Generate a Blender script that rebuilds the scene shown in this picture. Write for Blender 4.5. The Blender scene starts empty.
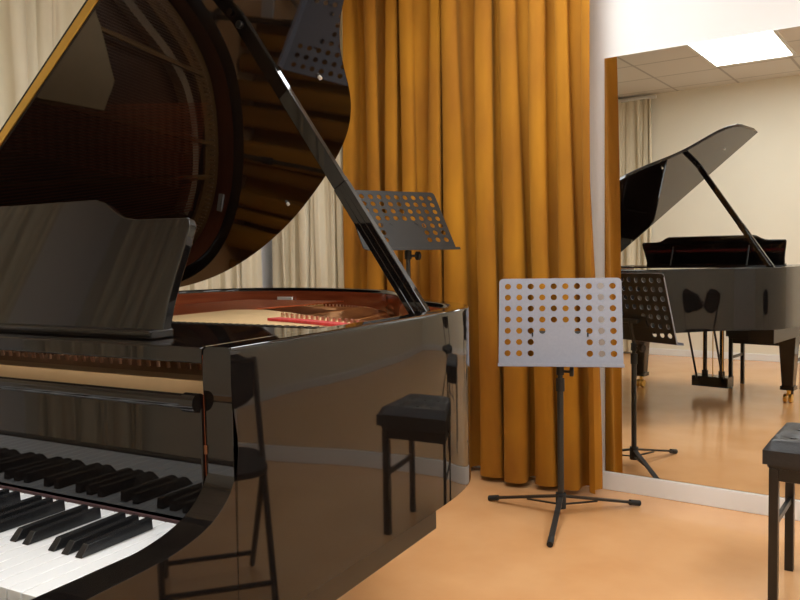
import bpy, math, random
from mathutils import Vector, Matrix
random.seed(4)
S=bpy.context.scene
COL=S.collection
D2R=math.radians

# ------------------------------------------------------------ materials
def pmat(name,col,rough=0.5,metal=0.0,coat=0.0,noise=0.0,scale=8.0,col2=None,sheen=0.0,bump=0.0,ior=1.5,stretch=None,emit=0.0,sheentint=None):
    m=bpy.data.materials.new(name); m.use_nodes=True
    nt=m.node_tree; b=nt.nodes['Principled BSDF']
    b.inputs['Roughness'].default_value=rough
    b.inputs['Metallic'].default_value=metal
    b.inputs['Coat Weight'].default_value=coat
    b.inputs['Coat Roughness'].default_value=0.03
    b.inputs['IOR'].default_value=ior
    b.inputs['Sheen Weight'].default_value=sheen
    if sheentint: b.inputs['Sheen Tint'].default_value=(*sheentint,1)
    tc=nt.nodes.new('ShaderNodeTexCoord'); mp=nt.nodes.new('ShaderNodeMapping')
    nt.links.new(tc.outputs['Object'],mp.inputs['Vector'])
    if stretch: mp.inputs['Scale'].default_value=stretch
    n=nt.nodes.new('ShaderNodeTexNoise'); n.inputs['Scale'].default_value=scale; n.inputs['Detail'].default_value=4
    nt.links.new(mp.outputs['Vector'],n.inputs['Vector'])
    r=nt.nodes.new('ShaderNodeValToRGB')
    c2=col2 if col2 else tuple(min(1,c*(1+noise)) for c in col)
    c1=col if col2 else tuple(c*(1-noise) for c in col)
    r.color_ramp.elements[0].position=0.3; r.color_ramp.elements[1].position=0.7
    r.color_ramp.elements[0].color=(*c1,1); r.color_ramp.elements[1].color=(*c2,1)
    nt.links.new(n.outputs['Fac'],r.inputs['Fac']); nt.links.new(r.outputs['Color'],b.inputs['Base Color'])
    if bump:
        bp=nt.nodes.new('ShaderNodeBump'); bp.inputs['Strength'].default_value=bump; bp.inputs['Distance'].default_value=0.01
        nt.links.new(n.outputs['Fac'],bp.inputs['Height']); nt.links.new(bp.outputs['Normal'],b.inputs['Normal'])
    if emit:
        b.inputs['Emission Color'].default_value=(0.94,0.98,1.0,1); b.inputs['Emission Strength'].default_value=emit
    return m
BLK=pmat('piano_black_lacquer',(0.006,0.0045,0.004),0.03,coat=.08,ior=1.48,noise=.1)
BLKS=pmat('black_satin',(0.010,0.010,0.010),0.3,noise=.2)
MAHO=pmat('mahogany_inner_rim',(0.21,0.045,0.018),0.14,coat=.4,col2=(0.32,0.08,0.03),scale=6,stretch=(1,1,12))
GOLD=pmat('gold_iron_plate',(0.34,0.17,0.05),0.4,metal=.5,noise=.06,scale=30)
GOLD2=pmat('pale_gold_plate',(0.74,0.50,0.25),0.45,metal=.1,noise=.04,scale=30)
BRASS=pmat('brass',(0.75,0.48,0.12),0.3,metal=1,noise=.05)
SPRUCE=pmat('spruce_soundboard',(0.17,0.055,0.018),0.35,coat=.3,col2=(0.23,0.085,0.027),scale=10,stretch=(14,1,1))
PINB=pmat('pale_wood',(0.66,0.46,0.26),0.4,col2=(0.76,0.55,0.33),scale=10,stretch=(1,12,1))
REDF=pmat('red_felt',(0.50,0.025,0.02),0.9,sheen=.1,noise=.2,scale=60)
DFELT=pmat('dark_felt',(0.05,0.02,0.02),0.9,noise=.2,scale=60)
STEEL=pmat('string_steel',(0.75,0.52,0.38),0.3,metal=1,noise=.05)
COPPER=pmat('string_copper',(0.62,0.18,0.07),0.3,metal=1,noise=.05)
IVORY=pmat('white_key',(0.83,0.83,0.83),0.2,noise=.02,coat=.4)
EBONY=pmat('black_key',(0.012,0.012,0.013),0.22,noise=.1)
STICK=pmat('white_label',(0.85,0.85,0.82),0.6,noise=.03)
LITP=pmat('powder_coat_lit',(0.27,0.27,0.31),0.38,noise=.04,scale=90)  # black coat, with the light reflected off its front painted in as grey
DARKP=pmat('powder_coat_dark',(0.018,0.017,0.015),0.45,noise=.1,scale=90)
RUB=pmat('rubber',(0.012,0.012,0.012),0.7,noise=.1)
LEATH=pmat('black_leatherette',(0.014,0.013,0.013),0.5,noise=.2,scale=120,bump=.15)
BWOOD=pmat('dark_bench_wood',(0.008,0.006,0.005),0.3,coat=0,noise=.2)
CHAIRM=pmat('black_chair_fabric',(0.004,0.004,0.004),0.8,noise=.2,scale=80)
VEL=pmat('gold_velvet',(0.26,0.090,0.001),0.9,col2=(0.46,0.192,0.004),scale=4,sheen=.08,sheentint=(1,.7,.1),stretch=(1,1,.3))
BEI=pmat('beige_cloth',(0.66,0.58,0.42),0.85,col2=(0.78,0.70,0.53),scale=6,sheen=.1,stretch=(1,1,.3))
WALL=pmat('wall_paint_white',(0.81,0.80,0.79),0.7,noise=.015,scale=3)
CREAM=pmat('wall_paint_cream',(0.83,0.78,0.65),0.7,noise=.015,scale=3)
BASEM=pmat('baseboard_white',(0.86,0.86,0.85),0.4,noise=.01)
FLOOR=pmat('linoleum_orange',(0.72,0.37,0.155),0.2,col2=(0.80,0.44,0.20),scale=3.5,coat=.2)
MIR=pmat('mirror_silver',(0.90,0.90,0.87),0.0,metal=1,noise=0)
RAIL=pmat('rail_white',(0.7,0.7,0.68),0.4,noise=.02)
PANEL=pmat('light_diffuser',(0.9,0.9,0.88),0.5,noise=.01,emit=14)
CEI=bpy.data.materials.new('ceiling_tile'); CEI.use_nodes=True
nt=CEI.node_tree; b=nt.nodes['Principled BSDF']; b.inputs['Roughness'].default_value=.8
tc=nt.nodes.new('ShaderNodeTexCoord'); br=nt.nodes.new('ShaderNodeTexBrick')
br.offset=0; br.inputs['Scale'].default_value=1; br.inputs['Brick Width'].default_value=.6; br.inputs['Row Height'].default_value=.6
br.inputs['Mortar Size'].default_value=.012
br.inputs['Color1'].default_value=(.66,.64,.60,1); br.inputs['Color2'].default_value=(.68,.66,.62,1); br.inputs['Mortar'].default_value=(.42,.41,.38,1)
nt.links.new(tc.outputs['Object'],br.inputs['Vector']); nt.links.new(br.outputs['Color'],b.inputs['Base Color'])

# ------------------------------------------------------------ mesh builder
import bmesh
class MB:
    def __init__(s): s.v=[]; s.f=[]; s.m=[]; s.mats=[]
    def mi(s,mat):
        if mat not in s.mats: s.mats.append(mat)
        return s.mats.index(mat)
    def add(s,vs,fs,mat):
        o=len(s.v); s.v+= [tuple(v) for v in vs]; k=s.mi(mat)
        for f in fs: s.f.append([i+o for i in f]); s.m.append(k)
    def box(s,x0,x1,y0,y1,z0,z1,mat,fn=None):
        vs=[(x,y,z) for z in (z0,z1) for y in (y0,y1) for x in (x0,x1)]
        if fn: vs=[fn(*v) for v in vs]
        s.add(vs,[(0,2,3,1),(4,5,7,6),(0,1,5,4),(2,6,7,3),(0,4,6,2),(1,3,7,5)],mat)
    def cyl(s,p,q,r,mat,n=12,r2=None):
        p=Vector(p);q=Vector(q);d=(q-p).normalized()
        a=d.orthogonal().normalized();c=d.cross(a); r2=r if r2 is None else r2
        vs=[];
        for i in range(n):
            t=2*math.pi*i/n; o=a*math.cos(t)+c*math.sin(t)
            vs.append(p+o*r); vs.append(q+o*r2)
        fs=[(2*i,2*((i+1)%n),2*((i+1)%n)+1,2*i+1) for i in range(n)]
        fs.append([2*i for i in range(n)][::-1]); fs.append([2*i+1 for i in range(n)])
        s.add(vs,fs,mat)
    def beam(s,p,q,wv,hv,mat):
        p=Vector(p);q=Vector(q);wv=Vector(wv);hv=Vector(hv)
        vs=[e+wv*a+hv*b for e in (p,q) for b in (-.5,.5) for a in (-.5,.5)]
        s.add(vs,[(0,1,3,2),(4,6,7,5),(0,4,5,1),(2,3,7,6),(0,2,6,4),(1,5,7,3)],mat)
    def prism(s,poly,a0,a1,fn,mat,sidemat=None):
        n=len(poly)
        vs=[fn(x,y,a0) for x,y in poly]+[fn(x,y,a1) for x,y in poly]
        s.add(vs,[list(range(n))[::-1],list(range(n,2*n))],mat)
        s.add(vs,[(i,(i+1)%n,(i+1)%n+n,i+n) for i in range(n)],sidemat or mat)
    def obj(s,name,parent=None,bevel=0,seg=2,smooth=35,loc=None,rot=0):
        me=bpy.data.meshes.new(name); me.from_pydata(s.v,[],s.f); 
        for m in s.mats: me.materials.append(m)
        for p,k in zip(me.polygons,s.m): p.material_index=k; p.use_smooth=True
        bm=bmesh.new(); bm.from_mesh(me); bmesh.ops.remove_doubles(bm,verts=bm.verts,dist=1e-6)
        bmesh.ops.recalc_face_normals(bm,faces=bm.faces); bm.to_mesh(me); bm.free()
        me.set_sharp_from_angle(angle=D2R(smooth)); me.update()
        o=bpy.data.objects.new(name,me); COL.objects.link(o)
        if parent: o.parent=parent
        if loc: o.location=loc
        if rot: o.rotation_euler[2]=rot
        if bevel:
            md=o.modifiers.new('bevel','BEVEL'); md.width=bevel; md.segments=seg; md.limit_method='ANGLE'; md.angle_limit=D2R(40); md.harden_normals=True
        return o
def empty(name,loc,rot):
    e=bpy.data.objects.new(name,None); e.empty_display_size=.2; COL.objects.link(e)
    e.location=loc; e.rotation_euler[2]=rot; return e

# ------------------------------------------------------------ room (x=q across, y=p toward mirror wall)
RR=D2R(-35.4)
QL,QR,PB,PF,CH=-3.5,1.9,-1.4,3.55,2.8
def roombox(name,q0,q1,p0,p1,z0,z1,mat,bevel=0):
    m=MB(); m.box(q0,q1,p0,p1,z0,z1,mat); return m.obj(name,rot=RR,bevel=bevel)
roombox('floor',QL-.1,QR+.1,PB-.1,PF+.1,-.1,0,FLOOR)
roombox('ceiling',QL-.1,QR+.1,PB-.1,PF+.1,CH,CH+.1,CEI)
roombox('wall_back',QL-.1,QR+.1,PF,PF+.1,0,CH,WALL)
roombox('wall_front',QL-.1,QR+.1,PB-.1,PB,0,CH,CREAM)
roombox('wall_left',QL-.1,QL,PB,PF,0,CH,WALL)
roombox('wall_right',QR,QR+.1,PB,PF,0,CH,CREAM)
roombox('baseboard_back',QL,QR,PF-.015,PF,0,.085,BASEM,.003)
roombox('baseboard_front',QL,QR,PB,PB+.012,0,.07,BASEM,.003)
roombox('baseboard_right',QR-.012,QR,PB+.012,PF-.015,0,.07,BASEM,.003)
m=MB(); m.box(-1.335,1.1,PF-.008,PF-.0005,.088,2.02,MIR); m.obj('wall_mirror',rot=RR)
for i,(q,p) in enumerate([(-1.47,.18),(-1.4,2.4),(.7,2.4),(.9,.3)]):
    m=MB(); m.box(q-.31,q+.31,p-.6,p+.6,CH-.012,CH-.004,PANEL)
    w=.025
    m.box(q-.31-w,q+.31+w,p-.6-w,p-.6,CH-.02,CH-.001,RAIL); m.box(q-.31-w,q+.31+w,p+.6,p+.6+w,CH-.02,CH-.001,RAIL)
    m.box(q-.31-w,q-.31,p-.6,p+.6,CH-.02,CH-.001,RAIL); m.box(q+.31,q+.31+w,p-.6,p+.6,CH-.02,CH-.001,RAIL)
    m.obj('ceiling_light',rot=RR)
def curtain(name,mat,a0,a1,base,axis,folds,amp,z0=.025,z1=2.74,seed=0,flare=0.0,sgn=1,pw=.75,rip=.16,lo=.5,tight=.32,wob=.03):
    rnd=random.Random(seed)
    N=int(folds*32); M=30
    ph=[rnd.uniform(-.9,.9) for _ in range(folds+3)]; am=[rnd.uniform(lo,1.1) for _ in range(folds+3)]
    wd=[rnd.uniform(.5,1.6) for _ in range(folds)]; tot=sum(wd); cum=[0]
    for w in wd: cum.append(cum[-1]+w/tot)
    vs=[];fs=[]
    for j in range(M+1):
        t=j/M; z=z0+(z1-z0)*t
        for i in range(N+1):
            s=i/N
            f=s*folds; k=min(int(f),folds-1); fr=f-k
            pos=cum[k]+(cum[k+1]-cum[k])*fr
            a=(am[k]*(1-fr)+am[k+1]*fr)
            c=math.cos(2*math.pi*fr)
            c=math.copysign(abs(c)**pw,c)
            env=amp*(0.6+.4*(1-t))*a
            d=-sgn*(env*c)+ .012*math.sin(3.1*f+2.2*z+seed)-sgn*rip*amp*math.sin(6*math.pi*fr+ph[k]*4+.8*z)*math.sin(math.pi*fr)
            lat=wob*math.sin(1.5*z+ph[k]*3+k)*math.sin(math.pi*fr)*(1-t*.5)+tight*env*math.sin(4*math.pi*fr)
            fl=flare*(1-t)*s
            x=a0+(a1-a0)*pos+lat+fl
            vs.append((x,base+d,z) if axis=='q' else (base+d,x,z))
    for j in range(M):
        for i in range(N):
            o=j*(N+1)+i; fs.append((o,o+1,o+N+2,o+N+1))
    mb=MB(); mb.add(vs,fs,mat)
    return mb.obj(name,rot=RR,smooth=180)
curtain('gold_curtain',VEL,-2.765,-1.345,3.415,'q',10,.085,seed=21,flare=.03,pw=1.0,rip=.07,lo=.6,tight=.42,wob=.025)
curtain('beige_curtain',BEI,-3.38,-2.765,3.43,'q',8,.036,seed=5)
curtain('beige_curtain',BEI,-.9,3.32,-3.40,'p',40,.04,seed=8,sgn=-1)
curtain('beige_curtain',BEI,-3.3,-2.66,PB+.08,'q',8,.035,seed=9,sgn=-1)
roombox('curtain_rail',-3.42,-1.30,3.40,3.44,2.74,2.77,RAIL,.003)
roombox('curtain_rail',-3.45,-3.41+.03,-.9,3.39,2.74,2.77,RAIL,.003)
roombox('curtain_rail',-3.35,-2.6,PB+.06,PB+.10,2.74,2.77,RAIL,.003)

# ------------------------------------------------------------ piano   local x = w (bass->treble), y = u (front->tail)
PL=Vector((-1.527,1.750,0)); PR=D2R(-28.69)
def PW(w,u,z=0):
    return PL+Vector((math.cos(PR)*w-math.sin(PR)*u, math.sin(PR)*w+math.cos(PR)*u, z))
piano=empty('grand_piano',PL,PR)
ctrl=[(0,0),(0,.4),(0,.8),(0,1.1),(0,1.36),(.03,1.50),(.10,1.61),(.22,1.685),(.38,1.715),(.55,1.695),(.72,1.645),(.86,1.57),(.96,1.475),(1.03,1.38),(1.09,1.28),(1.15,1.185),(1.23,1.09),(1.325,1.01),(1.41,.93),(1.462,.835),(1.482,.72),(1.485,.58),(1.483,.40),(1.48,.2),(1.48,0)]
def catmull(P,n=8):
    out=[]
    for i in range(len(P)-1):
        p0=P[max(i-1,0)];p1=P[i];p2=P[i+1];p3=P[min(i+2,len(P)-1)]
        for k in range(n):
            t=k/n
            out.append(tuple(.5*((2*p1[a])+(-p0[a]+p2[a])*t+(2*p0[a]-5*p1[a]+4*p2[a]-p3[a])*t*t+(-p0[a]+3*p1[a]-3*p2[a]+p3[a])*t**3) for a in (0,1)))
    out.append(P[-1]); return out
OUT=catmull(ctrl)
OUT=[(max(0,min(1.49,x)),y) for x,y in OUT]
for _ in range(4):
    OUT=[OUT[0]]+[tuple((OUT[i-1][a]+2*OUT[i][a]+OUT[i+1][a])/4 for a in (0,1)) for i in range(1,len(OUT)-1)]+[OUT[-1]]
def offset(P,d):
    R=[]
    for i,p in enumerate(P):
        a=P[max(i-1,0)];c=P[min(i+1,len(P)-1)]
        t=Vector((c[0]-a[0],c[1]-a[1])).normalized(); n=Vector((t.y,-t.x))
        R.append((p[0]+n.x*d,p[1]+n.y*d))
    return R
ZT,ZB=1.01,.606
n=len(OUT)
m=MB()
prof=[(0,ZB),(0,ZB+.01),(0,ZT-.010),(0,ZT-.004),(.0015,ZT-.0012),(.005,ZT),(.010,ZT),(.040,ZT),(.045,ZT),(.05,ZT-.005),(.05,ZT-.012),(.05,ZB)]
rings=[offset(OUT,d) for d,_ in prof]
vs=[];fsO=[];fsI=[]
K=len(prof)
for i in range(n):
    for k in range(K): vs.append((rings[k][i][0],rings[k][i][1],prof[k][1]))
for i in range(n-1):
    for k in range(K):
        f=(i*K+k,i*K+(k+1)%K,(i+1)*K+(k+1)%K,(i+1)*K+k)
        (fsI if k==K-2 else fsO).append(f)
m.add(vs,fsO,BLK)
k=m.mi(MAHO)
for f in fsI: m.f.append(list(f)); m.m.append(k)
m.obj('case_rim',piano,smooth=50)
ap=catmull([(.002,ZT),(0,.985),(0,.95),(.005,.915),(.010,.88),(.006,.845),(-.012,.810),(-.05,.783),(-.11,.768),(-.18,.764),(-.26,.762),(-.315,.754),(-.332,.73)],5)
ap=ap+[(-.332,ZB),(.002,ZB)]
for nm,x0,x1 in (('arm_treble',1.43,1.48),('arm_bass',0,.05)):
    m=MB(); m.prism([(u,z) for u,z in ap]+[],x0,x1,lambda u,z,x:(x,u,z),BLK)
    m.obj(nm,piano,bevel=.0015,smooth=30)
m=MB()
m.box(.05,1.43,-.33,.30,ZB,.66,BLK)
m.box(.05,1.43,-.332,-.305,.66,.742,BLK)
m.box(.05,.068,-.305,-.0,.66,.758,BLK); m.box(1.412,1.43,-.305,-.0,.66,.758,BLK)
m.obj('keybed',piano,bevel=.003)
m=MB()
m.box(.052,1.428,-.004,.022,.764,.923,BLK)
m.obj('fallboard',piano,bevel=.002)
m=MB()
m.cyl((.052,-.002,.932),(1.405,-.002,.932),.0105,BLK,24)
m.cyl((1.403,-.006,.932),(1.427,-.006,.932),.0135,BLK,28); m.cyl((.053,-.006,.932),(.077,-.006,.932),.0135,BLK,28)
m.obj('fallboard_roll',piano,smooth=30)
# keys
m=MB(); W0,W1=.069,1.411; kw=(W1-W0)/52
for i in range(52):
    x=W0+i*kw
    m.box(x+.0006,x+kw-.0006,-.255,-.006,.735,.757,IVORY)
m.obj('white_keys',piano,bevel=.0012,seg=1)
m=MB()
pat={0,1,3,4,5}
for i in range(51):
    note=(i+5)%7
    if note in pat:
        x=W0+(i+1)*kw; h=.0070
        vs=[(x-h,-.158,.757),(x+h,-.158,.757),(x+h,-.038,.757),(x-h,-.038,.757),
            (x-h*.75,-.145,.7715),(x+h*.75,-.145,.7715),(x+h*.75,-.038,.773),(x-h*.75,-.038,.773)]
        m.add(vs,[(0,3,2,1),(4,5,6,7),(0,1,5,4),(1,2,6,5),(2,3,7,6),(3,0,4,7)],EBONY)
m.obj('black_keys',piano,bevel=.0012,seg=1)
m=MB(); m.box(.07,1.41,-.009,-.0045,.75,.761,DFELT); m.box(.07,1.41,-.24,-.03,.70,.734,REDF); m.obj('key_felt',piano)
# shelf and music desk
m=MB()
m.box(.052,1.428,.0,.028,.985,1.008,BLK); m.box(.052,1.428,.028,.30,.992,1.006,BLK)
m.obj('desk_shelf',piano,bevel=.003)
m=MB()
la=D2R(15)
dp=[(1.268,0),(1.270,.05),(1.277,.10),(1.286,.145),(1.290,.178),(1.284,.190),(1.17,.191),(1.14,.195),(1.115,.206),(1.085,.224),(1.06,.231)]
dp2=dp+[(1.48-a,b) for a,b in dp[::-1]]
m.prism(dp2,0,.018,lambda w,h,t:(w,.085+h*math.sin(la)+t*math.cos(la),1.008+h*math.cos(la)-t*math.sin(la)+.005),BLK)
m.box(.21,1.27,.06,.11,1.006,1.02,BLK)
m.beam((.45,.20,1.01),(.45,.14,1.16),(.012,0,0),(0,.006,0),BLKS)
m.beam((1.03,.20,1.01),(1.03,.14,1.16),(.012,0,0),(0,.006,0),BLKS)
m.obj('music_desk',piano,bevel=.003)
inner=offset(OUT,.048)
m=MB(); m.prism(inner,.86,.872,lambda x,y,z:(x,y,z),SPRUCE); m.obj('soundboard',piano)
m=MB(); m.box(.05,1.43,.29,.34,ZB+.01,.70,BLKS)
m.beam((.25,.34,.65),(.45,1.5,.65),(.07,0,0),(0,0,.07),BLKS); m.beam((1.2,.34,.65),(.5,1.5,.65),(.07,0,0),(0,0,.07),BLKS); m.beam((.74,.34,.65),(.48,1.5,.65),(.07,0,0),(0,0,.07),BLKS)
m.box(1.24,1.40,.20,.78,.50,.612,BLKS)
m.box(.08,.24,.20,.60,.54,.612,BLKS)
m.obj('underframe',piano,bevel=.003)
def uo(w):
    best=0
    for a,bb in zip(OUT[20:],OUT[21:]):
        if min(a[0],bb[0])<=w<=max(a[0],bb[0]) and abs(a[0]-bb[0])>1e-6:
            t=(w-a[0])/(bb[0]-a[0]); best=max(best,a[1]+(bb[1]-a[1])*t)
    return best
m=MB()
A=offset(OUT,.062); B=offset(OUT,.135)
idx=[i for i in range(n) if OUT[i][1]>=.38]
vs=[];fs=[]
for i in idx:
    vs+= [(*A[i],.915),(*B[i],.915),(*A[i],.93),(*B[i],.93)]
for k in range(len(idx)-1):
    o=4*k;p=o+4
    fs+=[(o+2,o+3,p+3,p+2),(o,p,p+1,o+1),(o+3,o+1,p+1,p+3),(o,o+2,p+2,p)]
m.add(vs,fs,GOLD)
m.box(.06,1.42,.10,.44,.925,.945,GOLD)
for w0,w1,u1,wd in ((.30,.42,1.60,.016),(.62,.55,1.60,.016),(.92,.80,1.50,.016),(1.15,1.03,1.24,.016)):
    m.beam((w0,.40,.950),(w1,u1-.02,.940),(wd,0,0),(0,0,.028),GOLD)
# pale treble section of the plate (capo bar web)
m.prism([(.64,.60),(1.30,.59),(1.27,.70),(1.06,.84),(.86,.97),(.70,1.05),(.60,1.02),(.60,.78)],.960,.974,lambda x,y,z:(x,y,z),GOLD2)
m.obj('iron_plate',piano,bevel=.002)
m=MB(); m.box(.055,1.425,.032,.10,.90,.950,PINB); m.box(.055,1.425,.028,.034,.93,.956,PINB); m.obj('pinblock_rail',piano,bevel=.002)
m=MB()
for i in range(90):
    w=.47+i*(1.36-.47)/89; w1=w-.10; u1=min(uo(w1),1.62)-.16
    if w<.6: u1=1.42
    m.cyl((w,.36,.962),(w1,u1,.955),.0016,STEEL,3)
for i in range(40):
    w=.09+i*.0105; w1=w+.20; 
    m.cyl((w,.36,.966),(w1,1.49,.972),.0026,COPPER,4)
m.obj('strings',piano)
m=MB()
for r in range(4):
    for i in range(56):
        w=.09+i*.0235+r*.004; m.cyl((w,.17+r*.04,.945),(w,.165+r*.04,.972),.0034,STEEL,6)
m.obj('tuning_pins',piano)
m=MB()
for i in range(62):
    w=.12+i*.0195; m.box(w-.005,w+.005,.50,.535,.966,.985,BLKS); m.cyl((w,.54,.93),(w,.54,.98),.0012,STEEL,4)
m.box(.08,1.40,.545,.57,.955,.965,BLKS)
m.obj('dampers',piano)
m=MB()
def strip(pts,wd,z,mat,h=.006):
    for a,bb in zip(pts,pts[1:]):
        d=Vector((bb[0]-a[0],bb[1]-a[1],0)).normalized(); nn=Vector((d.y,-d.x,0))*wd
        m.beam((a[0],a[1],z),(bb[0],bb[1],z),nn,(0,0,h),mat)
strip([(.10,.40),(1.38,.40)],.022,.968,REDF)
strip([(.98,.735),(1.10,.70),(1.20,.66),(1.285,.625)],.035,.978,REDF)
for k in range(16):
    t=k/15; x=.96+.33*t; y=.80-.14*t
    m.cyl((x,y,.974),(x,y,.988),.005,STEEL,8)
C2=offset(OUT,.155); pts=[C2[i] for i in range(n) if OUT[i][1]>.62 and 130<i<170][::3]
strip(pts,.018,.962,REDF)
C3=offset(OUT,.20); pts=[C3[i] for i in range(n) if OUT[i][1]>.70 and i>52][::3]
strip(pts,.03,.915,PINB,.05)
m.obj('bridge_and_felt',piano)
m=MB()
C4=offset(OUT,.11)
for i in range(40,n-1):
    a=C4[i]
    if a[1]<.62: continue
    m.cyl((a[0],a[1],.93),(a[0],a[1],.955),.003,STEEL,6)
m.obj('hitch_pins',piano)
m=MB(); m.box(.29,.36,1.648,1.656,.952,.975,STICK); m.obj('rim_label',piano)
# lid
TH=D2R(38.6); ZH=1.022
def LF(w,u,h): return (w*math.cos(TH)-h*math.sin(TH)-.004,u,ZH+w*math.sin(TH)+h*math.cos(TH))
LO=offset(OUT,-.012)
U0=.38
lp=[p for p in LO if p[1]>U0+.01]
lp=[(-.012,U0)]+lp+[(1.492,U0)]
m=MB(); m.prism(lp,0,.02,lambda x,y,h:LF(x,y,h),BLK); m.obj('lid_main',piano,bevel=.003)
m=MB(); m.prism([(-.012,U0+.006),(-.012,U0+.38),(1.46,U0+.38),(1.485,U0+.33),(1.492,U0+.25),(1.492,U0+.006)],.0235,.0425,lambda x,y,h:LF(x,y,h),BLK); m.obj('lid_front_flap',piano,bevel=.003)
m=MB(); m.box(0,1.48,U0-.004,U0-.0005,.004,.024,BRASS,fn=LF)
m.obj('lid_fold_hinge',piano)
m=MB(); 
for u in (.55,.95,1.3): m.cyl((-.006,u-.04,ZH-.004),(-.006,u+.04,ZH-.004),.007,BRASS,10)
m.obj('lid_hinges',piano)
m=MB()
for w,u in ((1.30,.62),(1.05,1.2),(.5,1.6),(.75,1.55)):
    m.cyl(LF(w,u,0),LF(w,u,-.010),.006,STICK,12)
m.obj('lid_buttons',piano)
# prop stick
b0=Vector((1.385,.76,.985)); t0=Vector(LF(1.13,.76,-.002)); d=(t0-b0).normalized(); uy=Vector((0,1,0)); pp=d.cross(uy)
m=MB()
mid=b0+(t0-b0)*.42
m.beam(mid,t0,uy*.020,pp*.036,BLK)
m.beam(b0-d*.02,mid,uy*.020,pp*.015,BLK)
for s in (-1,1):
    m.beam(b0-d*.02+pp*.0145*s,mid+pp*.0125*s,uy*.022,pp*.014,BLK)
m.beam(b0+d*.03+uy*.022,b0+d*.40+uy*.022,uy*.012,pp*.022,BLK)
m.cyl(t0-d*.02-uy*.02,t0-d*.02+uy*.02,.010,BLKS,12)
m.box(1.36,1.43,.73,.79,.955,.985,BLKS)
m.obj('lid_prop',piano,bevel=.002)
for i,(w,u) in enumerate(((.17,.12),(1.31,.12),(.46,1.42))):
    m=MB()
    def tap(a,z0,z1,b): 
        m.add([(w+sx*a,u+sy*a,z0) for sx,sy in ((-1,-1),(1,-1),(1,1),(-1,1))]+[(w+sx*b,u+sy*b,z1) for sx,sy in ((-1,-1),(1,-1),(1,1),(-1,1))],
              [(0,3,2,1),(4,5,6,7),(0,1,5,4),(1,2,6,5),(2,3,7,6),(3,0,4,7)],BLK)
    tap(.075,.55,.612,.075); tap(.038,.12,.55,.062); tap(.048,.095,.125,.048)
    m.cyl((w,u,.05),(w,u,.10),.014,BRASS,12)
    m.cyl((w-.03,u+.01,.032),(w-.008,u+.01,.032),.032,BRASS,20); m.cyl((w+.008,u+.01,.032),(w+.03,u+.01,.032),.032,BRASS,20)
    m.obj('leg_%d'%(i+1),piano,bevel=.003)
m=MB()
m.box(.62,.86,.02,.10,.575,.61,BLK)
for x in (.675,.805): m.cyl((x,.06,.14),(x,.06,.58),.016,BLK,16); m.cyl((x,.06,.14),(x,.06,.18),.024,BLK,16); m.cyl((x,.06,.54),(x,.06,.58),.024,BLK,16)
m.box(.60,.88,.01,.14,.06,.14,BLK)
for x in (.665,.74,.815):
    m.beam((x,.02,.075),(x,-.09,.07),(.03,0,0),(0,0,.008),BRASS); m.cyl((x,-.095,.066),(x,-.095,.075),.022,BRASS,16)
    m.cyl((x,.07,.12),(x,.07,.60),.004,BRASS,8)
for x in (.64,.84): m.cyl((x,.13,.11),(x,.36,.62),.008,BLKS,10)
m.obj('pedal_lyre',piano,bevel=.003)

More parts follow.
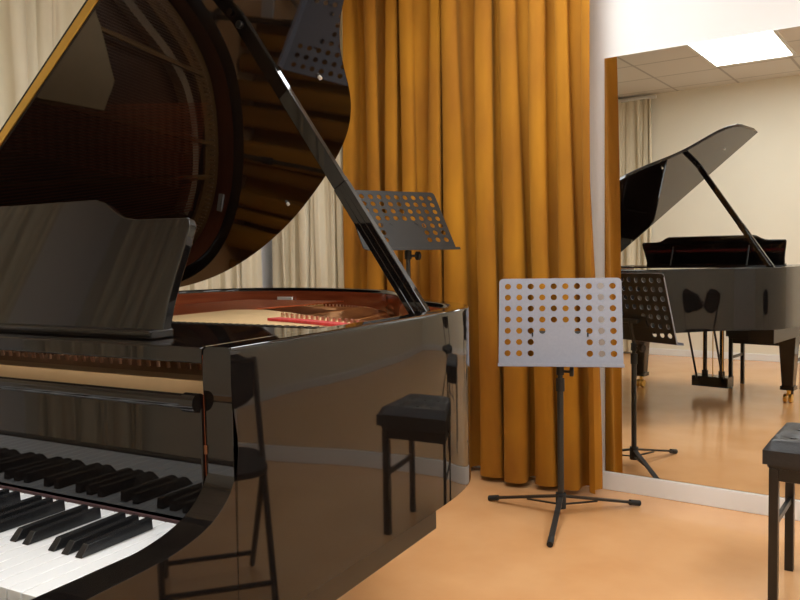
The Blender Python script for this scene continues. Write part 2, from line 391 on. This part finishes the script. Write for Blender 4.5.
# ------------------------------------------------------------ music stands
def stand(name,loc,rot,zb,tilt,W,H,mat,feet,lipd=.045):
    e=empty(name,(loc[0],loc[1],0),rot)
    tl=D2R(tilt)
    cu=bpy.data.curves.new(name+'_c','CURVE'); cu.dimensions='2D'; cu.fill_mode='BOTH'; cu.extrude=.0009
    def poly(pts):
        sp=cu.splines.new('POLY'); sp.points.add(len(pts)-1)
        for q,p in zip(sp.points,pts): q.co=(p[0],p[1],0,1)
        sp.use_cyclic_u=True
    r=.018; pts=[]
    for cx,cy,a0 in ((W/2-r,r*.3,-90),(W/2-r,H-r,0),(-W/2+r,H-r,90),(-W/2+r,r*.3,180)):
        rr=r if cy>r else r*.3
        for k in range(6):
            a=D2R(a0+90*k/5); pts.append((cx+r*math.cos(a),cy+rr*math.sin(a)))
    poly(pts)
    nc,nr=10,7; hr=.0132
    for c in range(nc):
        for k in range(nr):
            if k<=2 and 3<=c<=6 and not (k==2 and c in (3,6)): continue
            x=(c-(nc-1)/2)*(W-.075)/(nc-1); y=.045+k*(H-.08)/(nr-1)
            poly([(x+hr*math.cos(2*math.pi*t/18),y+hr*math.sin(2*math.pi*t/18)) for t in range(18)])
    tmp=bpy.data.objects.new('tmp',cu); COL.objects.link(tmp)
    dg=bpy.context.evaluated_depsgraph_get(); me=bpy.data.meshes.new_from_object(tmp.evaluated_get(dg)); bpy.data.objects.remove(tmp)
    me.materials.clear(); me.materials.append(mat); me.materials.append(DARKP)
    R=Matrix.Rotation(math.pi/2-tl,4,'X')
    for p in me.polygons: p.material_index=1 if p.normal.z<-.5 else 0  # back face gets the plain dark coat, without painted-in light
    me.transform(Matrix.Translation((0,-.03,zb))@R)
    dk=bpy.data.objects.new('desk',me); COL.objects.link(dk); dk.parent=e
    def F(x,y,z):
        return (x,-.03-y*math.cos(tl)+z*math.sin(tl),zb+z*math.cos(tl)-y*math.sin(tl)*.3)
    m=MB()
    m.box(-W/2,W/2,-.001,lipd,-.002,.0005,mat,fn=F); m.box(-W/2,W/2,lipd-.001,lipd,-.002,.012,mat,fn=F)
    for s in (-1,1): m.box(s*W/2-.001*(s>0),s*W/2+.001*(s<0),-.008,0,0,H-.02,mat,fn=F)
    m.box(-W/2+.02,W/2-.02,-.008,0,H-.002,H-.0005,mat,fn=F)
    m.obj('desk_tray',e)
    m=MB()
    m.box(-.09,.09,-.012,-.002,.08,.14,DARKP,fn=F)
    m.cyl(F(-.05,-.025,.11),F(.05,-.025,.11),.012,DARKP,14)
    for s in (-1,1): 
        m.box(s*.115-.003,s*.115+.003,0,.006,.118,.135,RUB,fn=F)
    c=F(0,-.03,.11)
    top=Vector((0,0,zb-.01)); m.cyl(top,c,.010,DARKP,12)
    zc=min(zb-.10,.62)
    m.cyl((0,0,.06),(0,0,zb-.01),.0105,DARKP,16)
    m.cyl((0,0,.05),(0,0,zc),.0135,DARKP,16)
    m.cyl((0,0,zc-.02),(0,0,zc+.035),.018,RUB,16)
    m.cyl((0,0,zb-.05),(0,0,zb-.01),.016,RUB,16); m.cyl((.0,0,zb-.035),(.045,-.01,zb-.035),.006,RUB,10); m.cyl((.04,-.01,zb-.035),(.055,-.012,zb-.035),.020,RUB,12)
    m.obj('pole',e,bevel=.001)
    m=MB()
    m.cyl((0,0,.035),(0,0,.10),.022,RUB,18)
    for ang,L in feet:
        a=D2R(ang)-rot; dx,dy=math.cos(a),math.sin(a); px=Vector((-dy,dx,0))
        p=Vector((dx*.015,dy*.015,.085)); q=Vector((dx*L*.93,dy*L*.93,.018))
        m.beam(p,q,px*.022,Vector((0,0,.009)),DARKP)
        m.beam((dx*.015,dy*.015,.05),(dx*L*.45,dy*L*.45,.045),px*.012,Vector((0,0,.005)),DARKP)
        m.cyl(Vector((dx*L*.87,dy*L*.87,.022)),Vector((dx*L,dy*L,.012)),.0125,RUB,12)
    m.obj('tripod',e)
    return e
stand('music_stand',(.675,3.29),D2R(-11),.660,16,.515,.372,LITP,[(-108,.38),(141.6,.36),(17,.39)])
stand('music_stand',(.04,3.55),D2R(33),1.160,33,.50,.32,DARKP,[(-90,.28),(30,.26),(150,.28)])

# ------------------------------------------------------------ benches
def bench(name,loc,rot,W=.56,Dp=.42,H=.53):
    e=empty(name,(loc[0],loc[1],0),rot)
    N=24; K=16
    m=MB(); vs=[];fs=[]
    bt=[(x*W/.56,y*Dp/.42) for x in (-.18,-.06,.06,.18) for y in (-.08,.08)]
    for j in range(K+1):
        for i in range(N+1):
            x=-W/2+W*i/N; y=-Dp/2+Dp*j/K
            ex=min(1,(W/2-abs(x))/.03); ey=min(1,(Dp/2-abs(y))/.03)
            edge=(1-(1-ex)**2)*(1-(1-ey)**2)
            dd=sum(math.exp(-((x-a)**2+(y-b)**2)/.0009) for a,b in bt)
            vs.append((x,y,H-.03+.03*math.sqrt(max(edge,0))-.010*dd))
    for j in range(K):
        for i in range(N):
            o=j*(N+1)+i; fs.append((o,o+1,o+N+2,o+N+1))
    m.add(vs,fs,LEATH)
    m.box(-W/2,W/2,-Dp/2,Dp/2,H-.075,H-.03,LEATH)
    for a,b in bt: m.cyl((a,b,H-.012),(a,b,H-.006),.009,LEATH,10)
    m.obj('cushion',e,smooth=50)
    m=MB()
    m.box(-W/2+.015,W/2-.015,-Dp/2+.015,Dp/2-.015,H-.09,H-.075,BWOOD)
    a=W/2-.03;c=Dp/2-.03
    for sx in (-1,1):
        for sy in (-1,1):
            x=sx*a;y=sy*c
            m.box(x-.014,x+.014,y-.014,y+.014,0,H-.09,BWOOD)
        m.box(sx*a-.008,sx*a+.008,-c,c,H-.13,H-.09,BWOOD)
        m.cyl((sx*(a+.005),0,H-.11),(sx*(a+.045),0,H-.11),.007,BWOOD,10); m.cyl((sx*(a+.025),0,H-.11),(sx*(a+.045),0,H-.11),.020,BWOOD,18)
        m.box(sx*a-.007,sx*a+.007,-c,c,.24,.262,BWOOD)
    for sy in (-1,1):
        m.box(-a,a,sy*c-.008,sy*c+.008,H-.13,H-.09,BWOOD)
    m.obj('frame',e,bevel=.002)
    return e
bench('piano_bench',(1.405,2.465),RR,W=.40,Dp=.36,H=.525)
b2=PW(1.00,-.38); bench('piano_bench',(b2.x,b2.y),PR,W=.52,Dp=.34,H=.50)

# ------------------------------------------------------------ folding chair
e=empty('folding_chair',(1.22,1.50,0),D2R(-75))
m=MB()
for s in (-1,1):
    m.cyl((s*.17,-.22,.011),(s*.17,.17,.78),.010,CHAIRM,12); m.cyl((s*.155,.25,.011),(s*.155,-.12,.46),.010,CHAIRM,12)
m.cyl((-.17,-.17,.11),(.17,-.17,.11),.009,CHAIRM,10); m.cyl((-.155,.21,.07),(.155,.21,.07),.009,CHAIRM,10); m.cyl((-.17,.165,.77),(.17,.165,.77),.010,CHAIRM,12)
m.obj('frame',e)
m=MB(); sp=[]
for k in range(32):
    t=2*math.pi*k/32; c,s_=math.cos(t),math.sin(t); sp.append((.175*math.copysign(abs(c)**.5,c),.18*math.copysign(abs(s_)**.5,s_)))
m.prism(sp,.445,.470,lambda x,y,z:(x,y,z),CHAIRM); m.obj('seat',e,bevel=.008)
m=MB(); bp=[]
for k in range(32):
    t=2*math.pi*k/32; c,s_=math.cos(t),math.sin(t); bp.append((.18*math.copysign(abs(c)**.7,c),.71+.10*math.copysign(abs(s_)**.9,s_)))
m.prism(bp,.0,.02,lambda x,z,t:(x,.135+t+.45*(z-.72),z),CHAIRM); m.obj('backrest',e,bevel=.006)

# ------------------------------------------------------------ camera, world
cam=bpy.data.cameras.new('camera'); cam.lens=35.1; cam.sensor_width=36; cam.clip_start=.02
co=bpy.data.objects.new('camera',cam); COL.objects.link(co)
co.matrix_world=Matrix.Translation((0,0,1.13))@Matrix.Rotation(D2R(90-3.3),4,'X')@Matrix.Rotation(D2R(-1.0),4,'Z')
S.camera=co
w=bpy.data.worlds.new('world'); S.world=w; w.use_nodes=True
w.node_tree.nodes['Background'].inputs[0].default_value=(.9,.92,1,1); w.node_tree.nodes['Background'].inputs[1].default_value=.3
S.view_settings.view_transform='Standard'
